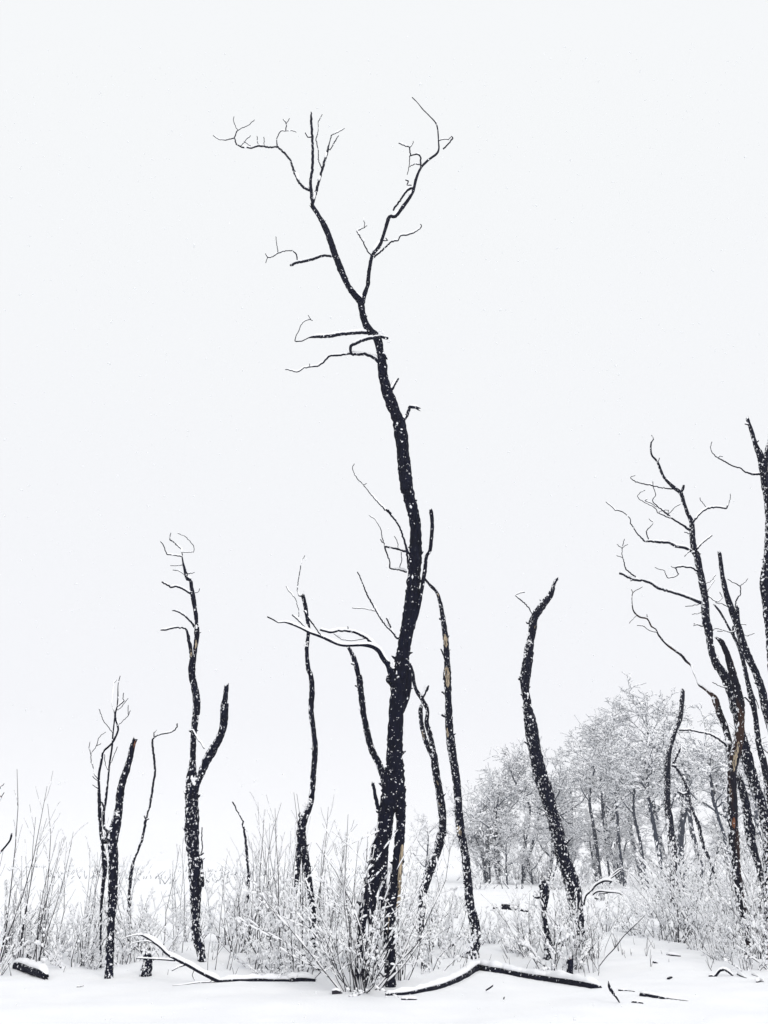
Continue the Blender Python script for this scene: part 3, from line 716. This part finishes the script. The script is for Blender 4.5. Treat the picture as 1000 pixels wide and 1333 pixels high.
fallen('fallen_branch', 'thin straight leaning stick in the right middle snow', 'branch', ['T Q 0,900,5 45,842,5 90,795,6 140,728,5 180,688,5 230,640,4 272,598,3', 'B Q 90,795,3 100,760,3 98,735,2', 'B Q 180,688,3 215,680,3 250,690,2'], Y=14.4, snow=-.2, thick=.8, mat=M_SHRUB)
fallen('fallen_branch', 'forked dark branch leaning out beside the thick leaning trunk', 'branch', [
 'T M 800,392,14 815,330,12 850,300,12 880,262,12 935,235,12 985,240,9 Q 75,400,5', 'B M 860,325,10 890,303,10 950,308,10 Q 60,462,8 120,468,6 135,480,5', 'B Q 0,470,5 50,468,5', 'B Q 62,378,5 90,350,5 118,328,5 135,322,4', 'B Q 20,390,5 60,385,6 130,335,6', 'B M 870,345,9 890,352,9 905,350,7'], Y=18.5, snow=.9, thick=1.3)

# ------------------------------------------------------------------ shrubs
LIFT[0] = 0.74
def seg_snow(mb, a, b, r, rnd, extra):
    d = b - a
    side = d.cross(UP)
    if side.length < 1e-5: side = Vector((1, 0, 0))
    side.normalize()
    up = side.cross(d.normalized()).normalized()
    f0 = rnd.uniform(0, .3); f1 = rnd.uniform(.6, 1.0)
    p0 = a + d * f0 + up * r * .8; p1 = a + d * f1 + up * r * .8; pm = (p0 + p1) / 2
    R_ = r * .9 + extra * rnd.uniform(.5, 1.5)
    base = len(mb.v)
    for c, k in ((p0, .35), (p0.lerp(pm, .6), 1.0), (p1.lerp(pm, .5), .9), (p1, .3)):
        for an in (0.3, 1.57, 2.84, 4.71):
            h = math.sin(an)
            mb.v.append(c + side * (math.cos(an) * R_ * k) + up * ((h * R_ * (1.1 if h > 0 else .35)) * k))
    for i in range(3):
        for k in range(4):
            k2 = (k + 1) % 4
            mb.f.append((base + i * 4 + k, base + i * 4 + k2, base + (i + 1) * 4 + k2, base + (i + 1) * 4 + k))

def shrub_meshes(seed, n, h, spread, straight=False, tw=7, extra=.011, r0=.009):
    rnd = random.Random(seed)
    st, sn = MB(), MB()
    def stem(p, d, L_, r, level):
        k = max(2, int(5 - level))
        pts = [p.copy()]; q = p.copy(); dd = d.copy()
        for i in range(k):
            dd = (dd + Vector((rnd.gauss(0, .14), rnd.gauss(0, .14), rnd.gauss(0.03, .08))) * (.6 if straight else 1)).normalized()
            q = q + dd * (L_ / k); pts.append(q.copy())
        rads = [max(.0022, r * (1 - .7 * i / k)) for i in range(k + 1)]
        tube(st, pts, rads, 4 if level == 0 else 3)
        for i in range(k):
            t = (pts[i + 1] - pts[i]).normalized()
            hz = math.hypot(t.x, t.y)
            if rnd.random() < .42 + .6 * hz:
                seg_snow(sn, pts[i], pts[i + 1], rads[i], rnd, extra * (.6 + .6 * hz))
        if level < 1 or (level < 2 and rnd.random() < .5):
            m = int(tw * (L_ / h) * (1.0 if level == 0 else .55)) + 1
            for _ in range(m):
                f = rnd.uniform(.15, .98); i = min(k - 1, int(f * k)); g = f * k - i
                b = pts[i].lerp(pts[i + 1], g)
                ax = Vector((rnd.gauss(0, 1), rnd.gauss(0, 1), rnd.gauss(0.15, .5))).normalized()
                nd = ((pts[i + 1] - pts[i]).normalized() * (1.0 if not straight else 1.6) + ax * .95).normalized()
                stem(b, nd, L_ * rnd.uniform(.15, .38) * (.6 if straight else 1), rads[i] * .6, level + 1)
    for i in range(n):
        a = rnd.uniform(0, 2 * math.pi); s = abs(rnd.gauss(0, 1)) * spread
        base = Vector((math.cos(a), math.sin(a), 0)) * rnd.uniform(0, .22 if not straight else .5)
        base.z = -.08
        d = Vector((math.cos(a) * s, math.sin(a) * s, 1)).normalized()
        stem(base, d, h * rnd.uniform(.45, 1.0), r0 * rnd.uniform(.6, 1.2), 0)
    return st.mesh('stems', M_SHRUB), sn.mesh('snow', M_SNOW)

KINDS = {
 'spray': [shrub_meshes(137, 30, 2.35, .68, tw=9, extra=.012, r0=.008)],
 'fan': [shrub_meshes(101, 15, 2.1, .62, tw=6, extra=.025, r0=.012), shrub_meshes(102, 12, 2.0, .75, tw=6, extra=.025), shrub_meshes(103, 16, 2.2, .5, tw=6, extra=.025, r0=.012)],
 'low': [shrub_meshes(111, 14, 1.0, .8, tw=6, extra=.024), shrub_meshes(112, 16, .9, .9, tw=6, extra=.024), shrub_meshes(113, 12, 1.1, .7, tw=6, extra=.024)],
 'tall': [shrub_meshes(121, 5, 2.5, .09, True, tw=7, extra=.013), shrub_meshes(122, 4, 2.8, .13, True, tw=7, extra=.013), shrub_meshes(123, 6, 2.2, .17, True, tw=7, extra=.013)],
}
rs = random.Random(5)
def shrub(px, py, kind, size, label, group=None, name='shrub', cat='shrub', Y=None):
    if Y is None: g = on_ground(px, py)
    else:
        g, _ = at(px, py, Y)
    g.z = gz(g.x, g.y)
    st, sn = rs.choice(KINDS[kind])
    root = empty(name, g)
    root.rotation_euler = (0, 0, rs.uniform(0, 6.28))
    root.scale = (size, size, size * rs.uniform(.9, 1.1))
    tag(root, label, cat, group)
    for nm, me in (('stems', st), ('snow', sn)):
        o = bpy.data.objects.new(nm, me); S.collection.objects.link(o); o.parent = root
        if nm == 'snow': o['kind'] = 'stuff'
    return root

shrub(468, 1290, 'spray', .95, 'largest fan-shaped snowy shrub spraying out around the foot of the tallest tree')
shrub(520, 1276, 'fan', .8, 'snowy shrub spreading right of the foot of the tallest tree')
shrub(395, 1274, 'fan', .80, 'snow-laden shrub just left of the tallest tree, behind the arching branch')
def scatter(spots, label, group, **kw):
    for px, py, kind, size in spots:
        if kind == 'low' and rs.random() < .12: continue
        shrub(px, py, kind, size * (rs.uniform(1.0, 1.15) if kind == 'tall' else rs.uniform(.62, 1.12)), label, group, **kw)
scatter([(50, 1248, 'tall', 1.0), (118, 1250, 'tall', .85), (6, 1254, 'tall', 1.0), (30, 1256, 'tall', 1.0), (64, 1252, 'tall', 1.0), (24, 1248, 'low', 1.1), (45, 1250, 'low', 1.1), (95, 1258, 'low', 1.0), (112, 1256, 'fan', .62), (75, 1246, 'low', 1.2), (5, 1246, 'fan', .75), (100, 1243, 'tall', .9), (122, 1262, 'low', .7), (-6, 1270, 'fan', .5)],
        'bare snow-lined shrub in the thicket left of the rusty-tipped trunk', 'shrubs in the left thicket')
scatter([(165, 1255, 'low', 1.0), (185, 1240, 'fan', .8), (212, 1248, 'low', 1.1), (232, 1240, 'tall', .8), (165, 1235, 'low', 1.1), (250, 1225, 'low', 1.2)],
        'snowy bare shrub between the rusty-tipped trunk and the Y-shaped tree', 'shrubs behind the arching branch')
scatter([(325, 1250, 'tall', .95), (362, 1250, 'tall', 1.0), (440, 1250, 'tall', .95), (405, 1262, 'tall', .9), (275, 1262, 'tall', .62), (290, 1248, 'low', 1.2), (310, 1240, 'fan', .8), (332, 1260, 'low', .9), (345, 1242, 'tall', .85), (360, 1236, 'fan', .95), (378, 1262, 'low', 1.1), (392, 1240, 'tall', .95), (372, 1225, 'tall', 1.1), (418, 1252, 'tall', .85), (428, 1240, 'fan', .8), (350, 1275, 'low', .75), (302, 1228, 'low', 1.4), (440, 1262, 'low', 1.0)],
        'snow-laden bare shrub in the thicket between the Y-shaped and tallest trees', 'shrubs in the middle thicket')
scatter([(560, 1262, 'low', 1.0), (590, 1246, 'fan', .62), (545, 1246, 'fan', .75), (570, 1232, 'low', 1.2), (615, 1232, 'low', 1.0), (640, 1228, 'low', .9)],
        'snowy bare shrub around the feet of the two trunks right of the tallest tree', 'shrubs right of the tallest tree')
scatter([(690, 1246, 'fan', .6), (722, 1262, 'low', 1.0), (748, 1262, 'fan', .55), (770, 1266, 'tall', .5), (672, 1240, 'low', .8), (775, 1248, 'fan', .6), (715, 1240, 'fan', .75), (740, 1230, 'low', 1.3)],
        'snowy twiggy shrub at the foot of the thick leaning trunk', 'shrubs at the leaning trunk')
scatter([(905, 1236, 'fan', .95), (930, 1242, 'fan', .85), (955, 1240, 'fan', .9), (985, 1248, 'fan', .8), (880, 1226, 'fan', .8), (860, 1222, 'low', 1.2), (915, 1222, 'fan', 1.0), (945, 1220, 'tall', 1.0), (970, 1226, 'fan', 1.0), (1000, 1230, 'fan', 1.1), (835, 1218, 'low', 1.2), (1010, 1262, 'fan', .6), (975, 1262, 'low', .9), (925, 1212, 'low', 1.6), (892, 1210, 'fan', 1.0), (965, 1205, 'fan', 1.1), (1000, 1210, 'tall', 1.2), (945, 1250, 'low', .9)],
        'snow-laden fanning shrub in the wide thicket below the right-hand trees', 'shrubs in the right thicket')
scatter([(790, 1212, 'low', 1.2), (812, 1205, 'low', 1.1), (830, 1190, 'fan', .8), (852, 1195, 'low', 1.4), (870, 1180, 'fan', 1.0), (905, 1180, 'fan', 1.1), (800, 1225, 'low', .9), (935, 1182, 'low', 1.8), (965, 1180, 'fan', 1.2), (995, 1182, 'fan', 1.2)],
        'snowy shrub in the second row behind the right thicket', 'shrubs behind the right thicket')
scatter([(20, 1215, 'low', 1.0), (60, 1205, 'low', 1.1), (140, 1205, 'low', 1.2), (225, 1205, 'low', 1.1), (320, 1200, 'low', 1.5), (350, 1205, 'fan', .9), (395, 1195, 'low', 1.6), (430, 1205, 'fan', .8), (560, 1205, 'low', 1.3), (590, 1195, 'low', 1.2)],
        'snowy shrub in the far row left of and behind the tallest tree', 'shrubs in the far left row')
scatter([(655, 1152, 'low', 2.0), (672, 1145, 'fan', 1.7), (700, 1150, 'low', 2.2), (640, 1142, 'low', 2.4), (622, 1158, 'low', 1.8), (690, 1166, 'low', 1.7), (725, 1158, 'low', 2.0), (770, 1150, 'low', 2.2), (795, 1160, 'low', 2.0), (815, 1150, 'fan', 1.5), (785, 1172, 'low', 1.6), (760, 1165, 'low', 1.5), (660, 1172, 'low', 1.2), (750, 1146, 'low', 2.3)],
        'far snowy shrub in the open snow before the grove', 'shrubs before the grove')

# ------------------------------------------------------------------ the grove far behind
def grow(tr, cr, sn, rnd, H, wide, low, kids, p, d, L_, r, lvl, amount=.056):
    k = (7, 5, 4, 3, 2)[lvl]
    pts = [p.copy()]; q = p.copy(); dd = d.copy()
    for i in range(k):
        wv = (.10, .20, .26, .3, .3)[lvl]
        dd = (dd + Vector((rnd.gauss(0, wv), rnd.gauss(0, wv), rnd.gauss((.05, .05, .02, -.02, -.05)[lvl], wv * .6)))).normalized()
        q = q + dd * (L_ / k); pts.append(q.copy())
    rads = [max(.012, r * (1 - (.45 if lvl == 0 else .7) * i / k)) for i in range(k + 1)]
    tube(tr if lvl == 0 else cr, pts, rads, (8, 5, 3, 3, 3)[lvl])
    if lvl >= 1:
        for i in range(k):
            t = (pts[i + 1] - pts[i]).normalized(); hz = math.hypot(t.x, t.y)
            if rnd.random() < .55 + .45 * hz: seg_snow(sn, pts[i], pts[i + 1], rads[i], rnd, amount)
    if lvl < 4:
        for j in range(kids[lvl]):
            f = rnd.uniform((low, .2, .12, .1)[lvl], 1.0); i = min(k - 1, int(f * k)); g = f * k - i
            b = pts[i].lerp(pts[i + 1], g)
            ax = Vector((rnd.gauss(0, 1), rnd.gauss(0, 1), rnd.gauss(.1, .5))).normalized()
            nd = ((pts[i + 1] - pts[i]).normalized() * .8 + ax * wide).normalized()
            base = (H * .42, L_ * .55, L_ * .55, L_ * .6)[lvl]
            grow(tr, cr, sn, rnd, H, wide, low, kids, b, nd, base * rnd.uniform(.45, 1.25), rads[i] * .55, lvl + 1, amount)
def grove_meshes(seed, H, wide, low=.16, kids=(9, 6, 4, 3), lean=.16):
    rnd = random.Random(seed)
    tr, cr, sn = MB(), MB(), MB()
    for s in range(rnd.choice((1, 2, 2))):
        grow(tr, cr, sn, rnd, H, wide, low, kids, Vector((rnd.uniform(-.3, .3), rnd.uniform(-.3, .3), -.3)), Vector((rnd.gauss(0, lean), rnd.gauss(0, .12), 1)).normalized(), H * rnd.uniform(.6, .8), H * .019, 0)
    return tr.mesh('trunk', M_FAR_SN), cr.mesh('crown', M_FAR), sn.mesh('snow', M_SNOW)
GV = [grove_meshes(201 + i, 9.0, w) for i, w in enumerate((1.0, .9, 1.1))]
GT = [grove_meshes(221 + i, 9.0, w, .38, (6, 6, 4, 3), .14) for i, w in enumerate((.8, .7, .75))]
rg = random.Random(77)
def grove(px, Y, size, label, group, tall=False):
    g, _ = at(px, 1135, Y); g.z = gz(g.x, g.y)
    ms = rg.choice(GT if tall else GV)
    root = empty('grove_tree', g); root.rotation_euler = (0, 0, rg.uniform(0, 6.28)); root.scale = (size, size, size)
    tag(root, label, 'tree', group)
    for nm, me in zip(('trunk', 'crown', 'snow'), ms):
        o = bpy.data.objects.new(nm, me); S.collection.objects.link(o); o.parent = root
        if nm == 'snow': o['kind'] = 'stuff'
for px, Y, sz in [(650, 60, .85), (678, 68, 1.05), (712, 62, .98), (745, 70, 1.08), (772, 66, .85)]:
    grove(px, Y, sz, 'snow-frosted bushy tree in the left half of the distant grove', 'grove trees left of the dark sinuous trunk')
for px, Y, sz in [(806, 66, .95), (838, 68, 1.18), (876, 64, 1.34), (912, 74, 1.5), (950, 66, 1.3), (1000, 64, 1.2)]:
    grove(px, Y, sz, 'slim snow-frosted tree in the right half of the distant grove', 'grove trees behind the right-hand trees', True)
# grove trunks that can be told apart
def far_tree(label, lines, Y, crown=None, **kw):
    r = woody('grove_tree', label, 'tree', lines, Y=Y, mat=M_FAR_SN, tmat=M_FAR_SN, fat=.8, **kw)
    cr, sn = MB(), MB(); rn = random.Random(int(Y * 7))
    for kind, pts, rads in list(LAST):
        n = len(pts)
        for _ in range(9 if kind == 'T' else 5):
            f = rn.uniform(.45 if kind == 'T' else .3, 1.0); i = min(n - 2, int(f * (n - 1)))
            ax = Vector((rn.gauss(0, 1), rn.gauss(0, 1), rn.gauss(.25, .5))).normalized()
            nd = ((pts[i + 1] - pts[i]).normalized() * .6 + ax * .9).normalized()
            grow(None, cr, sn, rn, 1, .9, .2, (0, 5, 4, 3), pts[i].copy(), nd, rn.uniform(1.0, 2.4), min(.045, rads[i] * .6), 1 + (f > .8) * (rn.random() < .4), .05)
    cr.build('crown', M_FAR, r, r.location); tag(sn.build('snow', M_SNOW, r, r.location), kind='stuff')
    return r
far_tree('thick pale grey trunk standing in the grove right of the dark sinuous trunk', ['T P 480,1010,48 485,900,46 495,800,48 508,720,44 515,660,42 512,600,30 520,540,18 535,490,8', 'B P 508,690,24 470,640,16 440,680,14 425,740,10', 'B P 515,600,16 560,540,10 600,500,6', 'B P 512,560,14 480,500,8 470,450,4'], 52)
far_tree('grey-blue leaning tree with a forked top in the grove before the reddish trunk', ['T P 760,1000,24 740,900,26 715,830,26 690,740,26 670,660,24 665,600,20 655,530,14 655,470,8 650,400,4', 'B P 680,660,12 695,590,8 720,550,6 750,500,4', 'B P 700,730,12 740,690,8 760,660,5', 'B P 665,600,8 640,560,5 610,540,3'], 44)
far_tree('straight dark trunk with a bent crest left of the sinuous trunk in the grove', ['T P 355,1000,32 340,930,32 320,820,30 300,720,28 288,640,22 285,560,18 283,500,14 272,460,8', 'B P 300,650,12 270,610,9 235,580,7 215,578,4', 'B P 310,670,10 335,600,7 375,560,5', 'B P 285,520,6 310,480,4 320,440,2'], 46, snow=.5)
far_tree('slim dark pole-like tree in the middle of the grove', ['T P 255,1000,18 235,900,20 205,780,20 203,680,18 210,600,14 213,525,8', 'B P 205,700,6 230,650,4 260,640,3', 'B P 208,620,5 170,560,3 110,520,2'], 50)
far_tree('straight slim tree with ascending twigs in the middle of the grove', ['T P 125,1010,20 115,900,22 105,780,20 98,680,18 92,600,14 90,520,8 70,500,4 65,540,3', 'B P 98,650,6 130,590,4 140,570,3', 'B P 92,580,5 60,520,3 75,495,2'], 54)
far_tree('lone tall thin tree with a feathery top rising from the left of the grove', ['T L 925,640,14 922,540,14 918,440,14 912,350,13 920,270,12 935,220,9 942,180,6 960,130,4 968,90,2', 'B L 925,240,6 895,215,4 870,220,3', 'B L 938,205,5 970,190,3 995,195,2', 'B L 942,180,4 920,150,3 895,140,2', 'B L 950,150,3 935,110,2', 'B L 922,545,8 960,520,5 990,500,3'], 58)
far_tree('dark crooked double limb rising above the middle of the grove', ['T L 880,760,26 860,640,22 845,540,20 852,430,16 862,390,14 875,340,10 860,310,8 830,285,5', 'B L 855,405,12 830,385,10 808,365,7 805,345,4'], 57)
far_tree('leaning limb-like tree in the left crown of the grove', ['T L 430,900,16 470,680,14 475,570,16 430,500,14 390,430,11 370,390,8 355,340,5', 'B L 390,430,6 400,380,4', 'B L 440,510,6 400,500,4'], 59)
far_tree('arching dark bough rising behind the sinuous trunk at the top of the grove', ['T P 400,640,14 395,540,12 385,460,11 345,400,11 310,340,10 285,280,9 280,220,7 275,180,3', 'B P 300,330,4 260,290,3 200,230,3 155,185,2', 'B P 440,250,5 400,200,4 350,150,3 300,125,2'], 48)
for px, Y, sz in [(636, 60, .5), (660, 57, .42), (690, 58, .5), (716, 57, .42), (742, 58, .5), (775, 59, .45), (806, 56, .42), (835, 57, .5), (862, 56, .42), (890, 57, .48), (920, 56, .45), (950, 57, .5), (985, 57, .45)]:
    grove(px, Y, sz, 'low bushy snow-frosted tree in the undergrowth at the foot of the distant grove', 'low bushy trees at the foot of the grove')
grove(632, 62, .8, 'leftmost snow-frosted tree of the distant grove, reaching out over the open snow', None)
grove(555, 75, .55, 'small snow-frosted far tree seen between the trunks right of the tallest tree', None)
scatter([(640 + i * 24 + rs.uniform(-8, 8), rs.uniform(1137, 1142), rs.choice(('low', 'fan')), rs.uniform(1.6, 2.4)) for i in range(15)],
        'low snowy undergrowth bush at the feet of the distant grove', 'undergrowth of the grove')
# a low far scrub line on the open field
fb = MB(); fs = MB()
for _ in range(230):
    x = rg.uniform(-75, 12); y = rg.choice((70, 80, 95, 120, 170)) + rg.gauss(0, 12)
    if noise.noise(Vector((x * .08, y * .3, 0))) < .02: continue
    for k in range(7):
        b = Vector((x + rg.gauss(0, .5), y, -.05)); e = b + Vector((rg.gauss(0, .3), rg.gauss(0, .3), rg.uniform(.25, .8)))
        tube(fb, [b, b.lerp(e, .5) + Vector((rg.gauss(0, .06), 0, 0)), e], [.03, .022, .012], 3)
        seg_snow(fs, b.lerp(e, .3), e, .03, rg, .03)
fo = fb.build('far_scrub', M_FAR); tag(fo, 'faint line of low scrub far off on the open snowfield at left', 'scrub', kind='stuff')
tag(fs.build('snow', M_SNOW, fo), kind='stuff')

gb = MB(); r7 = random.Random(9)
for _ in range(230):
    x = r7.uniform(-8.5, 8.5); y = r7.triangular(12.6, 20, 16)
    if y < 13.2 and r7.random() < .8: continue
    b = Vector((x, y, gz(x, y) - .03))
    for k in range(r7.randint(1, 3)):
        h = r7.uniform(.05, .30); e = b + Vector((r7.gauss(0, .35) * h, r7.gauss(0, .3) * h, h))
        m_ = b.lerp(e, .55) + Vector((r7.gauss(0, .04) * h, 0, .06 * h))
        tube(gb, [b, m_, e], [.004, .0035, .002], 3)
tag(gb.build('dead_grass', M_SHRUB), 'thin dead grass stalks poking out of the snow', 'grass', kind='stuff')

# ------------------------------------------------------------------ falling snow and haze
sf = MB(); rf = random.Random(3)
for _ in range(9000):
    y = rf.uniform(2.5, 15); x = rf.uniform(-.75, .75) * (y + 1.5); z = rf.uniform(0.05, min(17, 2 + y * 1.35))
    r = rf.uniform(.0028, .0075)
    c = Vector((x, y, z)); b0 = len(sf.v)
    a, b_, c_ = (Vector((rf.gauss(0, 1), rf.gauss(0, 1), rf.gauss(0, 1))).normalized() for _ in range(3))
    b_ = (b_ - a * a.dot(b_)).normalized(); c_ = a.cross(b_)
    k = rf.uniform(.8, 1.7)
    for d in (a * k, -a * k, b_, -b_, c_ * .8, -c_ * .8): sf.v.append(c + d * r)
    for f in ((0, 2, 4), (2, 1, 4), (1, 3, 4), (3, 0, 4), (2, 0, 5), (1, 2, 5), (3, 1, 5), (0, 3, 5)): sf.f.append(tuple(b0 + q for q in f))
mf, nt, bs = new_mat('snowflake'); bs.inputs['Base Color'].default_value = (.95, .96, .97, 1); bs.inputs['Roughness'].default_value = .9
tr_ = N(nt, 'ShaderNodeBsdfTranslucent'); tr_.inputs[0].default_value = (.97, .98, .99, 1)
mx_ = N(nt, 'ShaderNodeMixShader'); mx_.inputs[0].default_value = .5
nt.links.new(bs.outputs[0], mx_.inputs[1]); nt.links.new(tr_.outputs[0], mx_.inputs[2]); nt.links.new(mx_.outputs[0], nt.nodes['Material Output'].inputs['Surface'])
tag(sf.build('falling_snow', mf), 'small snowflakes drifting down through the air', 'snow', kind='stuff')

hz_ = MB()
x0, x1, y0, y1, z0, z1 = -620, 620, -50, 620, -1.6, 24
hz_.v = [Vector(p) for p in ((x0, y0, z0), (x1, y0, z0), (x1, y1, z0), (x0, y1, z0), (x0, y0, z1), (x1, y0, z1), (x1, y1, z1), (x0, y1, z1))]
hz_.f = [(3, 2, 1, 0), (4, 5, 6, 7), (0, 1, 5, 4), (1, 2, 6, 5), (2, 3, 7, 6), (3, 0, 4, 7)]
mh = bpy.data.materials.new('haze'); mh.use_nodes = True
nt = mh.node_tree; nt.nodes.clear()
ho = N(nt, 'ShaderNodeOutputMaterial'); hv = N(nt, 'ShaderNodeVolumePrincipled')
hv.inputs['Color'].default_value = (.97, .975, .99, 1); hv.inputs['Density'].default_value = .0009
nt.links.new(hv.outputs[0], ho.inputs['Volume'])
ob = hz_.build('haze', mh); tag(ob, 'pale snowy haze filling the air', 'haze', kind='stuff')
for p in ob.data.polygons: p.use_smooth = False
